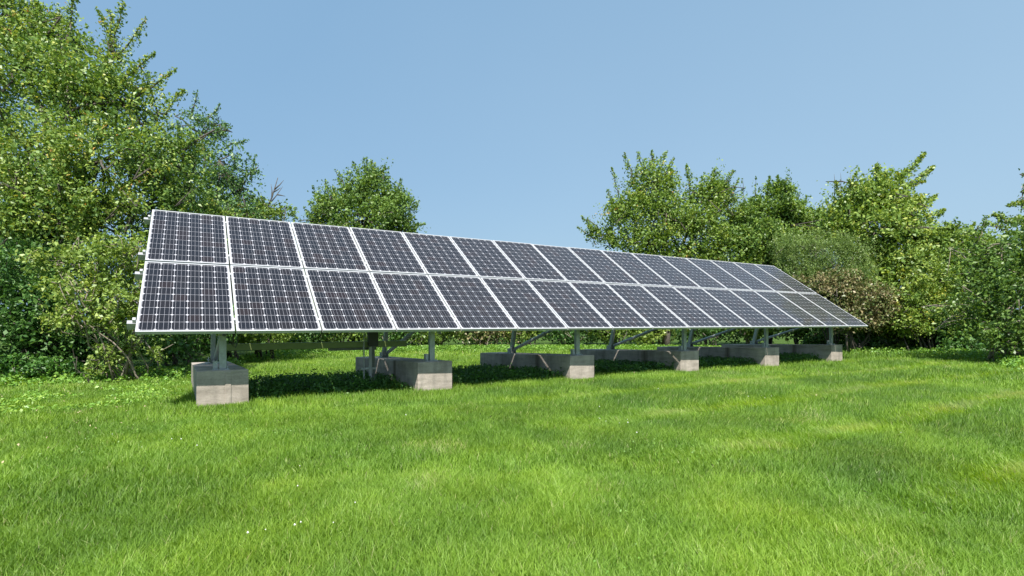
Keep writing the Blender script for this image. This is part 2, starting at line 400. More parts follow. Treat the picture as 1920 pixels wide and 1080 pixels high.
# frames
AC = [.895 + 2.91 * k for k in range(6)]; QF, QR = .60, 2.9
TOPF = .44
def ztop(q): return TOPF - .0326 * (q - .44)
for k, a in enumerate(AC):
    # sloped beam below the rails
    v0, v1 = .18, 3.12
    b = MB(); b.channel(onplane(a, v0, -.175), onplane(a, v1, -.175), .06, .09, .007, tuple(Vector((0, -st_, ct)))); b.build('beam', M['galv'], array)
    # front post with base plate
    vf = QF / ct; zt = onplane(a, vf, -.175).z
    b = MB(); b.bar((a, QF, ztop(QF) + .012), (a, QF, zt), .085, .07, (0, 1, 0)); b.build('front_post', M['galv'], array, bevel=.006)
    b = MB(); b.box((a - .02, QF, ztop(QF) + .007), (.20, .15, .012)); b.box((a - .085, QF + .02, ztop(QF) + .065), (.05, .07, .10))
    for sx in (-.095, .055): b.tube([(a + sx, QF - .05, ztop(QF) + .01), (a + sx, QF - .05, ztop(QF) + .045)], .008, 6)
    b.build('base_bracket', M['galv'], array)
    # rear post leaning forward
    ar = a - .06
    b = MB(); b.bar((ar, QR, ztop(QR) + .012), (a - .03, 2.37, onplane(a, 2.37 / ct, -.20).z), .07, .09, (0, 1, 0)); b.build('rear_post', M['galv'], array, bevel=.006)
    b = MB(); b.box((ar, QR, ztop(QR) + .007), (.22, .24, .012)); b.box((ar - .06, QR - .02, ztop(QR) + .06), (.012, .16, .1)); b.box((ar + .06, QR - .02, ztop(QR) + .06), (.012, .16, .1))
    b.tube([(ar - .085, QR - .02, ztop(QR) + .07), (ar + .085, QR - .02, ztop(QR) + .07)], .012, 6)
    b.build('base_bracket', M['galv'], array)
    # brace from the rear foot to the head of the front post, two telescoping lengths
    A_ = Vector((ar + .045, QR - .06, ztop(QR) + .09)); B_ = Vector((a + .045, QF + .02, zt - .06)); mid = A_.lerp(B_, .52)
    b = MB(); b.tube([A_, mid], .034, 10); b.tube([A_.lerp(B_, .46), B_], .026, 10); b.tube([A_.lerp(B_, .5), A_.lerp(B_, .53)], .041, 10)
    b.build('brace', M['galv'], array, smooth=False)
# cable trough between the first two frames
b = MB(); b.bar((AC[0] + .06, 1.42, .69), (AC[1] - .13 + .0, 1.42, .69), .07, .10); b.build('cable_trough', simple('trough_metal', (.20, .25, .09), .4, .2, 8, .1), array, bevel=.006)  # green light bounced up from the grass is put into the base colour
b = MB(); b.bar((AC[0] + 1.5, 1.43, .618), (3.16, 1.43, .618), .05, .038); b.build('trough_tray', M['steel_dark'], array)
# loose wires hanging under the lower edge
def wire(pts): 
    b = MB(); b.tube([onplane(*p) for p in pts], .006, 5); return b.build('loose_wire', M['cable'], array)
wire([(1.0, .3, -.05), (1.015, .24, -.22), (.99, .20, -.36), (1.03, .19, -.40), (1.06, .24, -.33), (1.03, .3, -.05)])
wire([(2.03, .3, -.05), (2.045, .22, -.20), (2.06, .21, -.27), (2.08, .27, -.2), (2.1, .35, -.08)])
wire([(.99, .22, -.06), (1.0, .2, -.2), (1.005, .16, -.33)])
b = MB(); b.tube([onplane(x, .5, -.13 - .05 * math.sin(x * 5.1) ** 2) for x in np.arange(.1, L_TOT, .12)], .01, 5); b.build('wiring', M['cable'], array)

# concrete footings, one under each frame
extra = ['nearest one, at its left end', 'beside the conduit stand', 'third from the left',
         'fourth from the left', 'fifth from the left', 'farthest one, at the right end of the array']
for k, a in enumerate(AC):
    w = .585; L0, L1 = .44, 3.82
    x0 = -w / 2
    vs = []
    for yy in (0, 1.75, L1 - L0):
        for (xx, zz) in ((x0, -.35), (-x0, -.35), (-x0, 0), (x0, 0)):
            vs.append((xx, yy, zz - .0326 * yy + (0 if zz == 0 else 0)))
    fs = [(0, 3, 2, 1), (8, 9, 10, 11)]
    for s in (0, 4):
        for j in range(4): fs.append((s + j, s + (j + 1) % 4, s + 4 + (j + 1) % 4, s + 4 + j))
    # shift so that the top front edge is at TOPF
    vs = [(x + random.uniform(-.004, .004), y + random.uniform(-.004, .004), z + TOPF if z > -.3 else z - .1) for x, y, z in vs]
    vs = [(x, y, (TOPF - .0326 * y) if i % 4 in (2, 3) else -.45) for i, (x, y, z) in enumerate(vs)]
    m_ = MB(); m_.add(vs, fs)
    if k == 0: m_.box((.055, -.003, .0), (.07, .014, TOPF * 2 - .03))
    o = m_.build('concrete_footing', M['concrete'], bevel=.012)
    p = P0 + DD * a + NN * L0
    o.location = (p[0], p[1], 0); o.rotation_euler = (0, 0, YAW + R(1.4))
    tag(o, 'grey concrete block under the array, ' + extra[k], 'concrete block', 'concrete blocks carrying the solar array')

# conduit stand beside the second footing
sa, sq = 3.02, 1.30
sp_ = P0 + DD * sa + NN * sq
stand = empty('conduit_stand', (sp_[0], sp_[1], float(gz(sp_[0], sp_[1]))), YAW)
tag(stand, 'slotted dark strut with grey conduits and a black box left of the second concrete block', 'conduit stand')
b = MB(); b.channel((.06, .03, -.05), (.06, .03, .98), .045, .045, .005, (0, 1, 0)); b.build('strut', M['steel_dark'], stand)
b = MB(); b.box((.06, .055, .92), (.15, .10, .42)); b.box((.06, .0, .92), (.155, .012, .425)); b.build('black_box', M['box_dark'], stand, bevel=.006)
b = MB(); b.tube([(0, -.03, -.1), (0, -.03, .32), (0, -.03, .7)], .026, 12); b.tube([(0, -.03, .27), (0, -.03, .335)], .032, 12); b.build('conduit', M['conduit'], stand, smooth=False)
b = MB(); b.tube([(-.105, -.03, -.1), (-.105, -.03, 1.0)], .011, 8); b.build('conduit', M['conduit'], stand)
b = MB(); b.bar((-.15, -.0, .345), (.1, -.0, .345), .03, .03); b.build('crossbar', M['galv'], stand)

# ------------------------------------------------------------------ foliage
def leaves(C, size, tone, out=None, updir=.35, wid=.5):
    """C (n,3) leaf centres -> verts, faces; every leaf is a folded kite"""
    n = len(C)
    nrm = rng.normal(size=(n, 3)); nrm /= np.linalg.norm(nrm, axis=1)[:, None]
    if out is not None: nrm += out * .8
    nrm[:, 2] += updir; nrm /= np.linalg.norm(nrm, axis=1)[:, None] + 1e-9
    t = rng.normal(size=(n, 3)); t[:, 2] -= .3; t -= nrm * np.sum(t * nrm, 1)[:, None]; t /= np.linalg.norm(t, axis=1)[:, None] + 1e-9
    s = np.cross(nrm, t); L = size * rng.uniform(.65, 1.3, n)[:, None]; W = L * wid * rng.uniform(.8, 1.2, n)[:, None]
    f = nrm * W * .35
    V = np.stack([C - t * L / 2, C + s * W / 2 + f - t * L * .08, C + t * L / 2, C - s * W / 2 + f - t * L * .08], 1).reshape(-1, 3)
    return V, np.arange(4 * n).reshape(-1, 4), tone

def plume_points(S, E, r, m, bend):
    """m leaf centres along each spine S->E (k,3), cluster radius r (k,)"""
    k = len(S); t = rng.uniform(0, 1, (k, m)) ** .8
    mid = (S + E) / 2 + bend
    P = ((1 - t) ** 2)[..., None] * S[:, None] + (2 * t * (1 - t))[..., None] * mid[:, None] + (t ** 2)[..., None] * E[:, None]
    rr = r[:, None] * (1.05 - .8 * t)
    g = rng.normal(size=(k, m, 3)) * .55
    return P + g * rr[..., None], t

FINE = .86
def make_plant(name, base, lobes, mat, size, label, cat, density=1., shoots=(), bark='bark', trunk_r=.12, group=None,
               plume=.75, pr=.17, m=34, stems=1, tone_shift=0., up=.45, inner=.5, wid=.55, limb=True, trunk_top=None, tone_sd=.21, boughs=9):
    base = np.asarray(base, float)
    root = empty(name, base); tag(root, label, cat, group)
    size = size * FINE; m = int(m * 1.4)
    V = []; Fc = []; T = []; nv = 0; twigs = []
    for (c, r, w) in lobes:
        c = np.asarray(c, float); r = np.asarray(r, float) * np.ones(3)
        k = max(6, int(density * w * 11 * (r[0] * r[2] + r[0] * r[1] + r[1] * r[2]) / 3 / (plume * pr)))
        d = rng.normal(size=(k, 3)); d[:, 2] += up * .5; d /= np.linalg.norm(d, axis=1)[:, None]
        # boughs: the sprays gather round a few centres so that the crown has lit heads and dark hollows
        nb = max(3, int(round(boughs * w))); bd = rng.normal(size=(nb, 3)); bd[:, 2] += .35; bd /= np.linalg.norm(bd, axis=1)[:, None]
        bt = rng.normal(0, .07, nb); bi = rng.integers(0, nb, k); bs = rng.uniform(.7, 1.08, nb)
        E = c + (bd[bi] * (.66 * bs[bi])[:, None] + d * rng.uniform(.26, .50, k)[:, None]) * r
        g = d.copy(); g[:, 2] += up; g += rng.normal(size=(k, 3)) * .35; g /= np.linalg.norm(g, axis=1)[:, None]
        Lp = plume * rng.uniform(.6, 1.5, k) * min(1.3, r.mean() / .9)
        S = E - g * Lp[:, None]
        bend = np.zeros((k, 3)); bend[:, 2] = -rng.uniform(0, .12, k) * Lp
        rad = pr * rng.uniform(.6, 1.35, k)
        P, t = plume_points(S, E, rad, m, bend)
        keep = P[..., 2] > base[2] + .03
        ptone = (bt[bi] + rng.normal(.48 + tone_shift, tone_sd * .7, k))[:, None] + rng.normal(0, tone_sd * .6, P.shape[:2]) + (t - .5) * .12
        outv = np.broadcast_to(d[:, None], P.shape)
        v, f, tt = leaves(P[keep], size, np.clip(ptone[keep], 0, 1), outv[keep] * .6, wid=wid)
        V.append(v); Fc.append(f + nv); T.append(tt); nv += len(v)
        ni = int(k * m * inner * .5)
        if ni:
            q = rng.normal(size=(ni, 3)); q /= np.linalg.norm(q, axis=1)[:, None]; q *= rng.uniform(.15, .85, ni)[:, None] ** .6
            P = c + q * r; P = P[P[:, 2] > base[2] + .03]
            v, f, tt = leaves(P, size * 1.35, np.clip(rng.normal(.47 + tone_shift, .17, len(P)), 0, 1), wid=wid)
            V.append(v); Fc.append(f + nv); T.append(tt); nv += len(v)
        sel = rng.choice(k, min(k, 9), replace=False)
        for s_ in sel: twigs.append((c, S[s_], E[s_]))
    for (s0, e0, rr, mm) in shoots:
        s0 = np.asarray(s0, float)[None]; e0 = np.asarray(e0, float)[None]
        bend = rng.normal(size=(1, 3)) * .08
        P, t = plume_points(s0, e0, np.array([rr * .95]), int(mm * 1.7), bend)
        # side sprigs give the spike a ragged edge
        P = P[0]; v, f, tt = leaves(P, size, np.clip(rng.normal(.5 + tone_shift, tone_sd, len(P)), 0, 1), wid=wid)
        V.append(v); Fc.append(f + nv); T.append(tt); nv += len(v); twigs.append((s0[0], s0[0] * .5 + e0[0] * .5, e0[0]))
    crown = mesh_np('crown' if cat == 'tree' else 'foliage', np.concatenate(V) - base, np.concatenate(Fc), mat, root, {'tone': np.concatenate(T)})
    # wood
    b = MB()
    if limb:
        cs = np.array([l[0] for l in lobes]); top = trunk_top if trunk_top is not None else np.array([cs[:, 0].mean(), cs[:, 1].mean(), base[2] + .45 * (cs[:, 2].max() - base[2])])
        top = np.asarray(top, float)
        def limb_(p, q, r0, r1, jit, nseg=5):
            pts = []
            for i in range(nseg + 1):
                t = i / nseg; x = p + (q - p) * t + (rng.normal(size=3) * jit * math.sin(math.pi * t) if 0 < i < nseg else 0)
                x[2] += .12 * np.linalg.norm(q - p) * math.sin(math.pi * t) * .5
                pts.append(x - base)
            b.tube(pts, [r0 + (r1 - r0) * i / nseg for i in range(nseg + 1)], 7)
        if stems == 1:
            limb_(base - np.array([0, 0, .15]), top, trunk_r, trunk_r * .62, .05)
            for c in cs: limb_(top - (top - base) * rng.uniform(0, .25), c, trunk_r * .5, trunk_r * .16, .12)
        else:
            for i in range(stems):
                p = base + np.array([rng.normal() * .16, rng.normal() * .16, -.1]); c = cs[i % len(cs)] + rng.normal(size=3) * .25 * np.array([1, 1, .6])
                limb_(p, c, trunk_r * rng.uniform(.5, 1), trunk_r * .25, .1)
        for (c, s_, e_) in twigs:
            limb_(c + (s_ - c) * .1, s_, trunk_r * .14 + .006, .008 + trunk_r * .05, .05, 3); limb_(s_, e_, .007 + trunk_r * .05, .003, .03, 2)
        b.build('trunk' if cat == 'tree' else 'stems', M[bark], root, smooth=True)
    return root
def lob(px, py, Y, rpx, rpy=None, ry=None, w=1.):
    rpx *= 1.1; rpy = (rpy or rpx / 1.1) * 1.1
    rpy = rpy or rpx; rx = rpx / F * Y; rz = rpy / F * Y
    return (at(px, py, Y), (rx, ry or (rx + rz) / 2, rz), w)
def sh(x0, y0, x1, y1, Y, rpx, mm, dY=0.):
    return (at(x0, y0, Y), at(x1, y1, Y + dY), rpx / F * Y, mm)
TREES = 'trees and shrubs round the lawn'

# --- big pear tree, left
make_plant('pear_tree', gpt(75, 13.2), [
    lob(40, 120, 13, 95, 90), lob(130, 150, 12.6, 80, 95), lob(220, 190, 12.8, 90, 85), lob(60, 290, 12.2, 110, 90), lob(190, 300, 12.2, 105, 85),
    lob(310, 300, 12.8, 85, 75), lob(-60, 200, 13, 110, 140), lob(110, 400, 12, 110, 65), lob(260, 385, 12.4, 95, 55), lob(-20, 400, 12.4, 100, 80),
    lob(355, 375, 13.2, 70, 55, w=.9), lob(110, 70, 13.4, 55, 60, w=.8), lob(10, 20, 13.4, 60, 70, w=.8)],
    M['pear'], .088, 'large pear tree with yellow-tipped leaves filling the upper left behind the array', 'tree', density=.72, trunk_r=.2, plume=.9, pr=.19, m=48, inner=.75,
    shoots=[sh(190, 150, 232, 5, 12.8, 22, 260), sh(200, 140, 275, 35, 12.8, 16, 160), sh(230, 150, 290, 100, 12.6, 14, 150), sh(230, 120, 180, 15, 12.8, 14, 130),
            sh(120, 110, 145, -25, 13, 17, 260), sh(250, 190, 330, 130, 12.8, 13, 140), sh(80, 100, 60, -20, 13, 16, 200), sh(290, 230, 345, 170, 12.8, 18, 170), sh(20, 90, 20, -40, 13, 25, 220),
            sh(210, 120, 205, 20, 12.8, 15, 150)], group=TREES)
make_plant('loose_tree', gpt(430, 17), [
    lob(375, 250, 16.5, 45, 50, w=.75), lob(410, 300, 16.5, 60, 55, w=.75), lob(455, 350, 17, 45, 45, w=.7), lob(350, 340, 17, 80, 70), lob(430, 400, 16.5, 70, 50), lob(400, 470, 16.5, 90, 70)],
    M['blue'], .10, 'loose blue-green tree with airy twigs stepping down right of the pear tree', 'tree', density=.55, plume=.8, pr=.16, m=26, trunk_r=.11,
    shoots=[sh(385, 230, 412, 195, 16.5, 10, 60), sh(420, 280, 465, 262, 16.5, 8, 50), sh(400, 230, 425, 255, 16.5, 8, 40), sh(450, 320, 485, 320, 17, 9, 60), sh(470, 340, 480, 290, 17, 7, 30), sh(360, 220, 370, 170, 16.5, 12, 60)], group=TREES)
make_plant('low_shrub', gpt(500, 17.5), [lob(490, 400, 17.2, 40, 30), lob(530, 400, 17.5, 28, 28, w=.8), lob(450, 415, 17, 40, 35), lob(480, 500, 17, 110, 80), lob(500, 590, 17, 100, 60)],
    M['olive'], .09, 'dull olive shrub with a dead branch showing above it beside the gap of sky', 'shrub', density=.6, plume=.6, pr=.15, m=28, stems=5, trunk_r=.06, group=TREES)
# bare dead branch
def bare(name, base, tips, r, label, cat, group=None, mat='bark'):
    base = np.asarray(base, float); b = MB()
    for pts in tips:
        P = [np.asarray(p, float) - base for p in pts]; n = len(P)
        b.tube(P, [r * (1 - .8 * i / (n - 1)) * (1 if len(pts) > 3 else .5) for i in range(n)], 6)
    o = b.build(name, M[mat], None, True); o.location = tuple(base); return tag(o, label, cat, group)
Yb = 17.3
dead = [[gpt(480, Yb), at(485, 520, Yb), at(495, 400, Yb), at(510, 370, Yb), at(521, 333, Yb)]]
for (x0, y0, x1, y1) in ((503, 385, 530, 350), (510, 370, 508, 345), (515, 355, 532, 338), (498, 395, 520, 378), (520, 365, 535, 368), (500, 392, 492, 370), (513, 360, 526, 352)):
    dead.append([at(x0, y0, Yb), at((x0 + x1) / 2 + 1, (y0 + y1) / 2, Yb + .05), at(x1, y1, Yb + .1)])
bare('dead_branch', gpt(480, Yb), dead, .05, 'bare grey dead branch sticking up between the left trees and the round tree', 'dead tree')

# --- left hedge: shrubs in front of the pear tree
make_plant('pale_shrub', gpt(235, 10.9), [
    lob(110, 490, 10.8, 60, 35), lob(190, 480, 10.6, 75, 45), lob(255, 470, 10.8, 60, 50), lob(150, 540, 10.4, 75, 35), lob(230, 550, 10.6, 70, 55), lob(145, 590, 10.3, 65, 30), lob(215, 600, 10.5, 45, 35), lob(290, 530, 11, 50, 60), lob(270, 640, 10.8, 55, 30, w=.13), lob(215, 660, 10.7, 45, 25, w=.1)],
    M['lime'], .085, 'pale lime green shrub on many bare stems just left of the array', 'shrub', density=.62, plume=.6, pr=.14, m=30, stems=18, trunk_r=.024, bark='pale_bark', wid=.5, group=TREES, inner=.25)
make_plant('sprout', gpt(185, 10.6), [lob(200, 665, 10.6, 28, 22), lob(180, 690, 10.5, 22, 16)], M['lime'], .07, 'small leafy sprout at the foot of the bare stems left of the array', 'shrub', density=.5, plume=.3, pr=.08, m=16, stems=4, trunk_r=.012, group=TREES)
make_plant('dark_shrub', gpt(30, 11.2), [lob(10, 500, 11.4, 90, 60), lob(60, 560, 11.3, 80, 60), lob(0, 620, 11.1, 80, 60), lob(80, 640, 11.4, 75, 55), lob(-70, 560, 11, 80, 110)],
    M['dark'], .09, 'dark green shrub at the left edge reaching the lawn', 'shrub', density=.62, plume=.6, pr=.15, m=30, stems=5, trunk_r=.05, group=TREES)
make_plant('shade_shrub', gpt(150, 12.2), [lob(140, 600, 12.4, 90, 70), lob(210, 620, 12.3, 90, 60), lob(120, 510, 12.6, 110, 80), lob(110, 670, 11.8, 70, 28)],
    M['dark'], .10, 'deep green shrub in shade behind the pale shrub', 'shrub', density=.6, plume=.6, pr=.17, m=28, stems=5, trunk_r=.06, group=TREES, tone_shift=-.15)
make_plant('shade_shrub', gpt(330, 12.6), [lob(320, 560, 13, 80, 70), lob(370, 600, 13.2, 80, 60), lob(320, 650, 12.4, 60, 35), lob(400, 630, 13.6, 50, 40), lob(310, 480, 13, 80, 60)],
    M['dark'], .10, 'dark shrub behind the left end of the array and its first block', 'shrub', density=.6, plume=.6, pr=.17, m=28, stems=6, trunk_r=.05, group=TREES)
make_plant('fern_shrub', gpt(60, 11.0), [lob(40, 685, 10.9, 60, 26), lob(110, 692, 11.0, 50, 22), lob(-20, 690, 10.8, 50, 30)],
    M['weed'], .075, 'low bright green undergrowth along the lawn edge at far left', 'shrub', density=.6, plume=.3, pr=.1, m=22, stems=4, trunk_r=.012, group=TREES, tone_shift=.15)

# --- round tree in the middle
make_plant('round_tree', gpt(685, 25), [
    lob(685, 350, 25, 60, 42), lob(630, 385, 24.8, 52, 38), lob(735, 385, 24.8, 48, 40), lob(685, 410, 24.2, 75, 48), lob(610, 420, 25, 38, 30), lob(755, 430, 25, 34, 30), lob(680, 470, 25, 95, 50), lob(610, 475, 25, 60, 40)],
    M['maple'], .13, 'round crowned green tree standing alone behind the middle of the array', 'tree', density=.62, plume=.8, pr=.24, m=50, trunk_r=.17, inner=.4, tone_shift=-.1, boughs=9,
    shoots=[sh(675, 340, 662, 303, 25, 7, 50), sh(700, 335, 697, 300, 25, 7, 60), sh(645, 350, 628, 318, 25, 7, 40), sh(715, 345, 722, 310, 25, 7, 50), sh(600, 395, 585, 348, 25, 7, 50),
            sh(740, 432, 798, 420, 25, 8, 90), sh(755, 400, 785, 382, 25, 8, 50), sh(615, 370, 610, 335, 25, 7, 40), sh(590, 420, 570, 388, 25, 8, 40), sh(745, 360, 752, 335, 25, 7, 40)], group=TREES)

# --- right hand trees
make_plant('forked_tree', gpt(1250, 24), [
    lob(1225, 345, 24, 50, 50), lob(1180, 400, 24, 50, 42), lob(1250, 400, 23.5, 60, 50), lob(1320, 370, 24, 38, 45), lob(1350, 370, 24.5, 28, 38), lob(1320, 430, 23.6, 55, 45),
    lob(1215, 450, 23.5, 70, 35), lob(1130, 440, 24.5, 38, 26, w=.7), lob(1280, 490, 24, 90, 45)],
    M['olive'], .12, 'forked yellow-green tree with upright leaders above the middle of the array', 'tree', density=.8, plume=.95, pr=.2, m=42, trunk_r=.16,
    shoots=[sh(1190, 340, 1171, 287, 24, 11, 110), sh(1205, 330, 1197, 285, 24, 9, 80), sh(1225, 320, 1222, 283, 24, 10, 90), sh(1235, 325, 1250, 285, 24, 10, 90), sh(1245, 330, 1263, 295, 24, 8, 60),
            sh(1160, 370, 1147, 315, 24.4, 9, 80), sh(1150, 400, 1140, 355, 24.4, 9, 60), sh(1125, 440, 1090, 405, 24.4, 9, 60), sh(1295, 360, 1287, 308, 24, 11, 110), sh(1340, 350, 1340, 316, 24, 11, 100),
            sh(1355, 350, 1376, 320, 24, 9, 80), sh(1370, 370, 1385, 335, 24, 7, 50), sh(1115, 450, 1082, 425, 24.4, 7, 50), sh(1260, 340, 1255, 310, 24, 9, 60)], group=TREES)
make_plant('leafy_tree', gpt(1440, 24.5), [lob(1455, 380, 24.5, 42, 42), lob(1410, 410, 24.5, 42, 42), lob(1490, 405, 24.5, 35, 35), lob(1440, 460, 24, 80, 50), lob(1380, 470, 24, 70, 50), lob(1520, 440, 24.5, 50, 45), lob(1550, 430, 25, 45, 45), lob(1400, 430, 25, 50, 50)],
    M['maple'], .13, 'mid green tree with thin twiggy top between the forked tree and the tall right tree', 'tree', density=.8, plume=.8, pr=.19, m=40, trunk_r=.13,
    shoots=[sh(1440, 370, 1443, 330, 24.5, 8, 60), sh(1460, 370, 1458, 328, 24.5, 7, 50), sh(1475, 385, 1482, 340, 24.5, 7, 50), sh(1415, 380, 1417, 330, 24.5, 4, 18), sh(1395, 390, 1392, 335, 24.5, 4, 14), sh(1505, 410, 1512, 365, 25, 7, 40)], group=TREES)
make_plant('tall_tree', gpt(1660, 21), [
    lob(1650, 360, 21, 55, 45), lob(1610, 380, 21, 42, 42), lob(1695, 390, 21, 42, 36), lob(1640, 430, 20.5, 75, 48), lob(1715, 435, 21, 44, 36), lob(1680, 490, 20.5, 80, 45), lob(1585, 410, 21.3, 45, 45), lob(1760, 470, 20.5, 55, 45), lob(1660, 550, 20.5, 90, 55)],
    M['maple'], .14, 'tall light green tree with a long branch leaning up to the right', 'tree', density=.8, plume=.95, pr=.2, m=42, trunk_r=.15, tone_shift=.18,
    shoots=[sh(1645, 340, 1645, 308, 21, 14, 110), sh(1660, 350, 1660, 325, 21, 14, 80), sh(1680, 350, 1735, 287, 21, 12, 220), sh(1705, 345, 1752, 312, 21, 10, 150), sh(1690, 360, 1735, 340, 21, 9, 90), sh(1700, 360, 1690, 325, 21, 10, 70),
            sh(1580, 380, 1567, 340, 21, 8, 70), sh(1595, 370, 1592, 335, 21, 7, 60), sh(1610, 360, 1605, 325, 21, 8, 50), sh(1720, 380, 1755, 365, 21, 11, 100), sh(1735, 410, 1770, 393, 21, 11, 110), sh(1680, 340, 1700, 318, 21, 9, 60)], group=TREES)
for i, (x, y0, y1) in enumerate(((1564, 350, 326), (1576, 350, 324), (1594, 350, 325), (1621, 350, 326))):
    bare('bare_shoot', at(x, y0 + 30, 21.2), [[at(x, y0 + 30, 21.2), at(x + 1, (y0 + y1) / 2, 21.2), at(x, y1, 21.2)]], .03,
         ['leftmost', 'second', 'third', 'rightmost'][i] + ' of four thin bare shoots above the left side of the tall tree', 'twig', 'thin bare shoots above the tree tops')
make_plant('small_tree', gpt(1800, 19), [lob(1790, 445, 19, 40, 30), lob(1820, 460, 18.5, 45, 35), lob(1780, 500, 18.5, 65, 50), lob(1860, 470, 18.5, 60, 45), lob(1820, 540, 18, 70, 50)],
    M['yellow'], .12, 'yellowing small tree with a leafy tip poking up right of the tall tree', 'tree', density=.7, plume=.8, pr=.18, m=30, trunk_r=.1, tone_shift=-.1,
    shoots=[sh(1775, 430, 1800, 420, 19, 9, 60), sh(1810, 440, 1828, 418, 19, 7, 40)], group=TREES)
make_plant('feathery_shrub', gpt(1560, 20.2), [lob(1540, 470, 20, 60, 45), lob(1500, 500, 20.2, 50, 40), lob(1600, 480, 20, 50, 45), lob(1560, 520, 19.8, 80, 45), lob(1480, 460, 20.5, 40, 35)],
    M['grey'], .07, 'soft grey-green feathery shrub above the right end of the array', 'shrub', density=.8, plume=.7, pr=.13, m=50, stems=6, trunk_r=.05, wid=.3, up=.8, group=TREES)
make_plant('brown_shrub', gpt(1600, 18.6), [lob(1570, 530, 18.8, 60, 30), lob(1620, 560, 18.5, 60, 35), lob(1560, 560, 19, 70, 35), lob(1660, 590, 18.3, 45, 30), lob(1610, 600, 18.3, 50, 25), lob(1525, 535, 19.4, 45, 25, w=.6), lob(1690, 560, 18.6, 35, 25, w=.5)],
    M['brown'], .10, 'browned shrub with withered leaves behind the right tip of the array', 'shrub', density=.75, plume=.6, pr=.16, m=30, stems=8, trunk_r=.05, group=TREES)
make_plant('yellow_shrub', gpt(1740, 17.6), [lob(1720, 560, 17.8, 45, 35), lob(1755, 530, 17.8, 50, 40), lob(1780, 580, 17.3, 50, 40), lob(1735, 600, 17.4, 40, 28), lob(1700, 610, 17.8, 35, 25)],
    M['yellow'], .10, 'yellow-green shrub between the browned shrub and the big dark right one', 'shrub', density=.7, plume=.65, pr=.16, m=30, stems=7, trunk_r=.045, group=TREES)
make_plant('big_shrub', gpt(1880, 13.4), [lob(1860, 520, 14, 80, 45), lob(1830, 580, 14, 75, 40), lob(1900, 570, 13.2, 75, 45), lob(1880, 620, 13, 65, 32), lob(1960, 540, 13, 90, 90), lob(1930, 460, 13.6, 70, 55), lob(1850, 475, 14.4, 55, 30), lob(1950, 640, 12.6, 60, 40)],
    M['maple'], .10, 'big spreading dark green shrub at the right edge overhanging the lawn', 'shrub', density=.62, plume=.8, pr=.17, m=32, stems=8, trunk_r=.05, bark='pale_bark', group=TREES, up=.2, tone_shift=-.17,
    shoots=[sh(1830, 460, 1850, 405, 14.4, 14, 90)])
make_plant('edge_tree', gpt(1985, 15.5), [lob(1960, 440, 15.5, 60, 60), lob(1925, 420, 15.5, 35, 35, w=.8), lob(1990, 380, 15.5, 55, 60), lob(2040, 460, 15, 80, 90)],
    M['olive'], .11, 'tree cut by the right edge with a thin top rising above the dark shrub', 'tree', density=.55, plume=.9, pr=.17, m=28, trunk_r=.12,
    shoots=[sh(1915, 390, 1920, 345, 15.5, 9, 60), sh(1900, 420, 1862, 402, 15.5, 13, 110), sh(1890, 430, 1845, 420, 15.5, 10, 70), sh(1920, 380, 1890, 385, 15.5, 9, 60)], group=TREES)
# tree beyond the right edge of the picture, seen mirrored in the last panels
make_plant('side_tree', np.array([24., 17.5, -.1]), [(np.array([24., 17.5, 4.]), (3.4, 3.4, 2.6), .7), (np.array([24.5, 18, 7.5]), (2.9, 2.9, 2.6), .7), (np.array([23., 17, 9.8]), (1.9, 1.9, 1.8), .7)],
    M['olive'], .2, 'tall tree standing beyond the right edge of the lawn', 'tree', density=.35, plume=1.1, pr=.3, m=26, trunk_r=.25, group=TREES)

# --- back hedge behind the array, seen below and between
hedge = [(420, 15.5, 'olive', 560, 60), (560, 21.5, 'dark', 560, 45), (650, 23, 'olive', 560, 45), (735, 23.5, 'dark', 560, 45), (820, 24, 'olive', 560, 45), (905, 24, 'brown', 565, 42), (985, 24.5, 'lime', 560, 42),
         (1070, 24.5, 'dark', 560, 42), (1155, 24.5, 'olive', 555, 45), (1240, 24.5, 'lime', 555, 45), (1325, 24, 'dark', 550, 48), (1410, 23.5, 'maple', 545, 50), (1495, 22.5, 'maple', 550, 50), (1570, 21, 'dark', 585, 50),
         (1640, 19.5, 'dark', 590, 45), (1700, 18.8, 'olive', 600, 40), (1765, 18.2, 'dark', 600, 45), (1830, 16.8, 'dark', 600, 50)]
hl = ['behind the gap right of the first block', 'behind the cable trough', 'behind the conduit stand', 'behind the second front post', 'between the second and third blocks, farther back', 'with reddish brown leaves behind the third block',
      'pale one behind the third brace', 'right behind the third front post', 'behind the fourth rear post', 'bright one left of the fourth front post', 'right of the fourth front post', 'behind the fifth rear post',
      'behind the fifth front post', 'behind the sixth rear post', 'right of the last block', 'under the browned shrub', 'under the yellow shrub', 'in deep shade left of the big right shrub']
for i, (x, Y, mk, py, r) in enumerate(hedge):
    rp = 62 if Y > 20 else 66
    make_plant('hedge_shrub', gpt(x, Y), [lob(x - 15, py + 10, Y + .4, rp, r), lob(x + 25, py + 45, Y + .2, rp - 10, r * .85), lob(x - 20, py + 60, Y - .1, rp - 15, r * .6), lob(x + 5, py - 20, Y + .9, rp, r)],
        M[mk], .125, 'low hedgerow shrub ' + hl[i], 'shrub', density=.62, plume=.6, pr=.2, m=24, stems=8, trunk_r=.05, bark='pale_bark' if i % 2 else 'bark', group='hedgerow shrubs behind the array', tone_shift=-.08 + .1 * (i % 3 == 0))
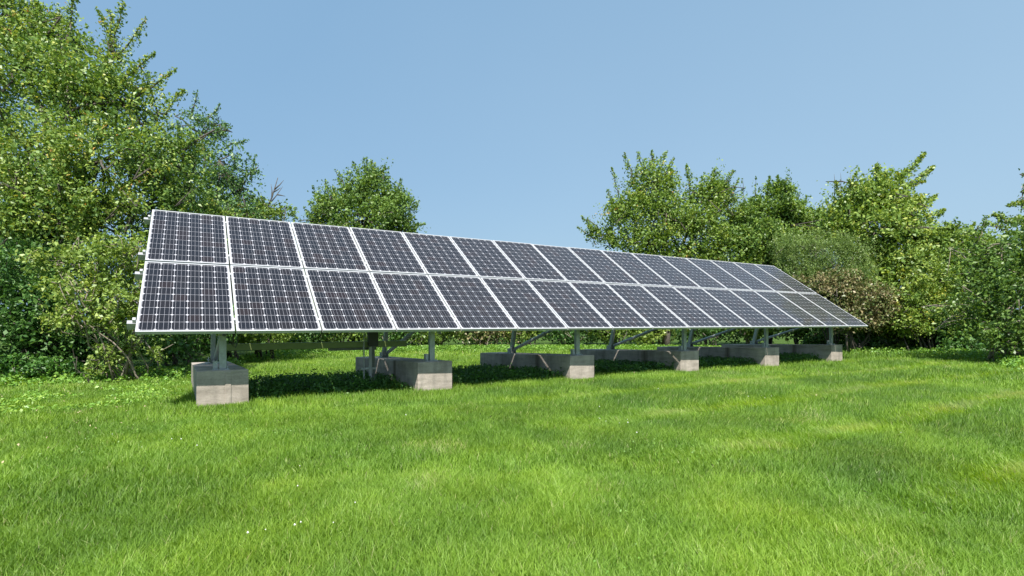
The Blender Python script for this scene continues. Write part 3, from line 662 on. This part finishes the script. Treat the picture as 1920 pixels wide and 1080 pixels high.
# darker belt of trees farther back, closing the gaps
for i, (X_, Y_, h) in enumerate([(-17, 17, 6), (-13, 21, 5.0), (-10.5, 25, 3.6), (-6, 29, 2.8), (-1, 30, 2.6), (3.5, 30, 2.8), (8, 30, 4.6), (13, 29, 5.2), (17.5, 26.5, 5.2), (19, 22, 4.4), (20.5, 17.5, 4.2), (18, 13, 3.6), (-18, 10.5, 5), (-20, 4.5, 5.5), (21, 8, 5), (22, 2, 5.5)]):
    z0 = float(gz(X_, Y_))
    make_plant('belt_tree', (X_, Y_, z0), [((X_, Y_, z0 + h * .28), (2.9, 1.6, h * .30), 1), ((X_ + .6, Y_, z0 + h * .68), (2.4, 1.5, h * .3), 1)], M['dark'], .2,
        'dark tree in the belt beyond the hedge, ' + ['at far left behind the pear tree', 'behind the loose blue-green tree', 'left of the round tree', 'behind the round tree', 'right of the round tree', 'left of the forked tree', 'behind the forked tree',
        'behind the leafy tree', 'behind the feathery shrub', 'behind the tall tree', 'behind the yellowing small tree', 'behind the big right shrub', 'at the left end, outside the pear tree', 'beyond the left edge of the lawn', 'beyond the right edge of the lawn', 'farthest round to the right'][i], 'tree', density=.4, plume=.9, pr=.3, m=22, trunk_r=.12, group='dark trees beyond the hedge')

# ------------------------------------------------------------------ grass
def vnoise(x, y, s, seed=0):
    """smooth value noise"""
    g = np.random.default_rng(seed).random((64, 64)); x = x / s + 1000; y = y / s + 1000
    i = np.floor(x).astype(int); j = np.floor(y).astype(int); fx = sstep(x - i); fy = sstep(y - j)
    a = g[i % 64, j % 64]; b = g[(i + 1) % 64, j % 64]; c = g[i % 64, (j + 1) % 64]; d = g[(i + 1) % 64, (j + 1) % 64]
    return a * (1 - fx) * (1 - fy) + b * fx * (1 - fy) + c * (1 - fx) * fy + d * fx * fy
hb = np.array([(-400, 10), (0, 10.9), (330, 11.8), (420, 14.6), (520, 19), (620, 21.8), (850, 23.2), (1250, 23.6), (1500, 21.8), (1600, 18.9), (1750, 17.3), (1830, 15.2), (1900, 12.6), (2400, 10.5)])
def hedge_Y(x, y):
    px = 960 + F * x / np.maximum(y, .3); return np.interp(px, hb[:, 0], hb[:, 1])
def infoot(x, y):
    a, q = aq(x, y); m = np.zeros(len(a), bool)
    for c in AC: m |= (np.abs(a - c) < .30) & (q > .43) & (q < 3.96)
    return m
def scatter(n, r0, r1, half=R(62)):
    r = np.sqrt(rng.uniform(r0 * r0, r1 * r1, n)); th = rng.uniform(-half, half, n)
    x = r * np.sin(th); y = r * np.cos(th)
    k = (y < hedge_Y(x, y) + 1.0) & ~infoot(x, y) & (y > .8)
    return x[k], y[k]
GV = []; GF = []; GT = []; gn = 0
for (n, r0, r1, h, w, seg) in ((300000, 1.5, 3.6, .056, .0033, 2), (300000, 3.6, 6.5, .056, .0042, 2), (300000, 6.5, 11.5, .058, .0068, 1), (200000, 11.5, 19, .066, .012, 1), (90000, 19, 27, .09, .026, 1)):
    x, y = scatter(n, r0, r1); n = len(x); z = gz(x, y) - .004; a, q = aq(x, y)
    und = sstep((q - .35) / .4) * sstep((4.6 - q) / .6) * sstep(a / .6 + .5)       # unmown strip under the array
    ph = ((q + 4.75 + .5 * (vnoise(a, q, 3.5, 3) - .5)) / 1.55) % 1.0; stripe = (2.3 * np.exp(-((ph - .22) / .17) ** 2) - .75) * sstep((a - 2.) / 4) * sstep((-q + .3) / 1.2)
    n1 = vnoise(x, y, .9, 1); n2 = vnoise(x, y, .28, 2); n3 = vnoise(x, y, 2.6, 4)
    patch = sstep((vnoise(x, y, .55, 8) - .82) / .12)                     # worn, browner spots
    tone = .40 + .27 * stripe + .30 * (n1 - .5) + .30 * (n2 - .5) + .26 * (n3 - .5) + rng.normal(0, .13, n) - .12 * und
    leftdry = sstep((-x - 5.2) / 2) * sstep((y - 7.6) / 2.0); tone += .22 * leftdry * vnoise(x, y, .3, 9)
    dry = rng.random(n) < (.02 + .22 * patch); tone = np.where(dry, rng.uniform(.93, 1, n), np.clip(tone, 0, .93))
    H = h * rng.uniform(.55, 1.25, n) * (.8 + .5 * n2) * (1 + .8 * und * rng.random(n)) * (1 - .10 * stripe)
    dx_ = np.min(np.abs(a[:, None] - np.array(AC)[None]), 1); edge = np.exp(-np.maximum(np.abs(dx_ - .30), 0) / .06) * (q > .3) * (q < 4.0)
    H = H * (1 - .55 * ((q > .2) & (q < .45) & (dx_ < .33)))
    H = H * (1 + .9 * np.clip(edge, 0, 1) * rng.random(n))
    az_ = rng.uniform(0, 2 * math.pi, n); lean = rng.uniform(.15, .95, n) * H
    lx = np.cos(az_) * lean - DD[0] * .03 * stripe; ly = np.sin(az_) * lean - DD[1] * .03 * stripe
    fa = az_ + rng.normal(0, .8, n) + math.pi / 2
    W = w * rng.uniform(.6, 1.3, n) / 2; wx = np.cos(fa) * W; wy = np.sin(fa) * W
    B = np.stack([x, y, z], 1); S = np.stack([wx, wy, 0 * wx], 1); Tp = np.stack([x + lx, y + ly, z + H], 1)
    Md = np.stack([x + lx * .33, y + ly * .33, z + H * .62], 1)
    if seg == 2:
        V = np.stack([B - S, B + S, Md + S * .85, Md - S * .85, Tp + S * .12, Tp - S * .12], 1).reshape(-1, 3); b6 = np.arange(n)[:, None] * 6
        Fq = np.concatenate([b6 + [0, 1, 2, 3], b6 + [3, 2, 4, 5]], 1).reshape(-1, 4); tt = np.repeat(tone, 2)
    else:
        V = np.stack([B - S, B + S, Tp + S * .25, Tp - S * .25], 1).reshape(-1, 3); Fq = np.arange(4 * n).reshape(-1, 4); tt = tone
    GV.append(V); GF.append(Fq + gn); GT.append(tt); gn += len(V)
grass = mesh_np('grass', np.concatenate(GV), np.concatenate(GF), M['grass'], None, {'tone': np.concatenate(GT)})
tag(grass, 'mown bright green lawn grass round the solar array', kind='stuff')

# weeds in the shade of the array and ground cover along the hedge
def cover(name, x, y, hmax, nl, size, mat, label, shift=0.):
    n = len(x); z = gz(x, y); H = hmax * rng.uniform(.35, 1, n) ** 1.3
    t = rng.uniform(.2, 1, (n, nl)); P = np.stack([x[:, None] + rng.normal(0, .045, (n, nl)), y[:, None] + rng.normal(0, .045, (n, nl)), z[:, None] + H[:, None] * t], -1).reshape(-1, 3)
    tone = np.clip(np.repeat(rng.normal(.5 + shift, .16, n), nl) + rng.normal(0, .1, n * nl), 0, 1)
    V, Fq, tt = leaves(P, size, tone, updir=.9)
    o = mesh_np(name, V, Fq, mat, None, {'tone': tt}); return tag(o, label, kind='stuff')
a = rng.uniform(.1, 16.3, 20000); q = rng.uniform(.5, 3.3, 20000) + rng.normal(0, .3, 20000)
wx = P0[0] + a * DD[0] + q * NN[0]; wy = P0[1] + a * DD[1] + q * NN[1]
k = ~infoot(wx, wy) & (q > .62) & (a > 1.1 + .3 * rng.random(len(a))) & (vnoise(wx, wy, .6, 11) > .30)
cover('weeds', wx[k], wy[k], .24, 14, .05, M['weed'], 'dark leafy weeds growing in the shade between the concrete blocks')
a = rng.uniform(1.3, 3.3, 30); q = rng.uniform(.9, 2.6, 30); wx = P0[0] + a * DD[0] + q * NN[0]; wy = P0[1] + a * DD[1] + q * NN[1]
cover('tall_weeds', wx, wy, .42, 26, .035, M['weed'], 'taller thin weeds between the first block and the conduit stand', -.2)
px = rng.uniform(-250, 2200, 15000); off = rng.exponential(.35, 15000) - .55; Yh = np.interp(px, hb[:, 0], hb[:, 1]) - off
cx = (px - 960) / F * Yh
cover('undergrowth', cx, Yh, .26, 12, .07, M['cover'], 'leafy undergrowth along the foot of the hedge')
# broad-leaf patch left of the first block
a = rng.uniform(-1.7, .5, 2600); q = rng.uniform(1.0, 4.6, 2600); wx = P0[0] + a * DD[0] + q * NN[0]; wy = P0[1] + a * DD[1] + q * NN[1]
k = ~infoot(wx, wy) & (vnoise(wx, wy, .7, 12) > .35)
cover('broadleaf_patch', wx[k], wy[k], .09, 8, .045, M['cover'], 'low broad-leaved weeds in the lawn left of the first block', .15)
x, y = scatter(26000, 1.8, 12); k = (vnoise(x, y, .7, 31) > .74) & (vnoise(x, y, 3.0, 32) > .4)
cover('clover_patches', x[k], y[k], .065, 4, .017, M['cover'], 'small clover leaves mixed into patches of the lawn', -.05)
# clover flowers and dry leaves
def blobs(name, x, y, z, r, mat, label):
    n = len(x); C = np.stack([x, y, z], 1); oct_ = np.array([(1, 0, 0), (0, 1, 0), (-1, 0, 0), (0, -1, 0), (0, 0, 1.2), (0, 0, -1)]) * 1.
    V = (C[:, None] + oct_[None] * r[:, None, None]).reshape(-1, 3); t = np.array([(0, 1, 4), (1, 2, 4), (2, 3, 4), (3, 0, 4), (1, 0, 5), (2, 1, 5), (3, 2, 5), (0, 3, 5)])
    o = mesh_np(name, V, (np.arange(n)[:, None, None] * 6 + t[None]).reshape(-1, 3), mat, nper=3); return tag(o, label, kind='stuff')
x, y = scatter(1500, 2.6, 13); k = vnoise(x, y, 1.1, 21) + .2 * rng.random(len(x)) > .97; x, y = x[k], y[k]
blobs('clover_flowers', x, y, gz(x, y) + rng.uniform(.05, .085, len(x)), rng.uniform(.003, .0075, len(x)), M['petal'], 'tiny white clover heads dotted over the lawn')
x, y = scatter(900, 2.5, 12); k = (x < -3.5) | (rng.random(len(x)) < .04); x, y = x[k], y[k]
P = np.stack([x, y, gz(x, y) + .065], 1); V, Fq, tt = leaves(P, .028, np.zeros(len(P)), updir=1.2)
tag(mesh_np('fallen_leaves', V, Fq, M['dead']), 'scattered dry leaves lying on the lawn at left', kind='stuff')
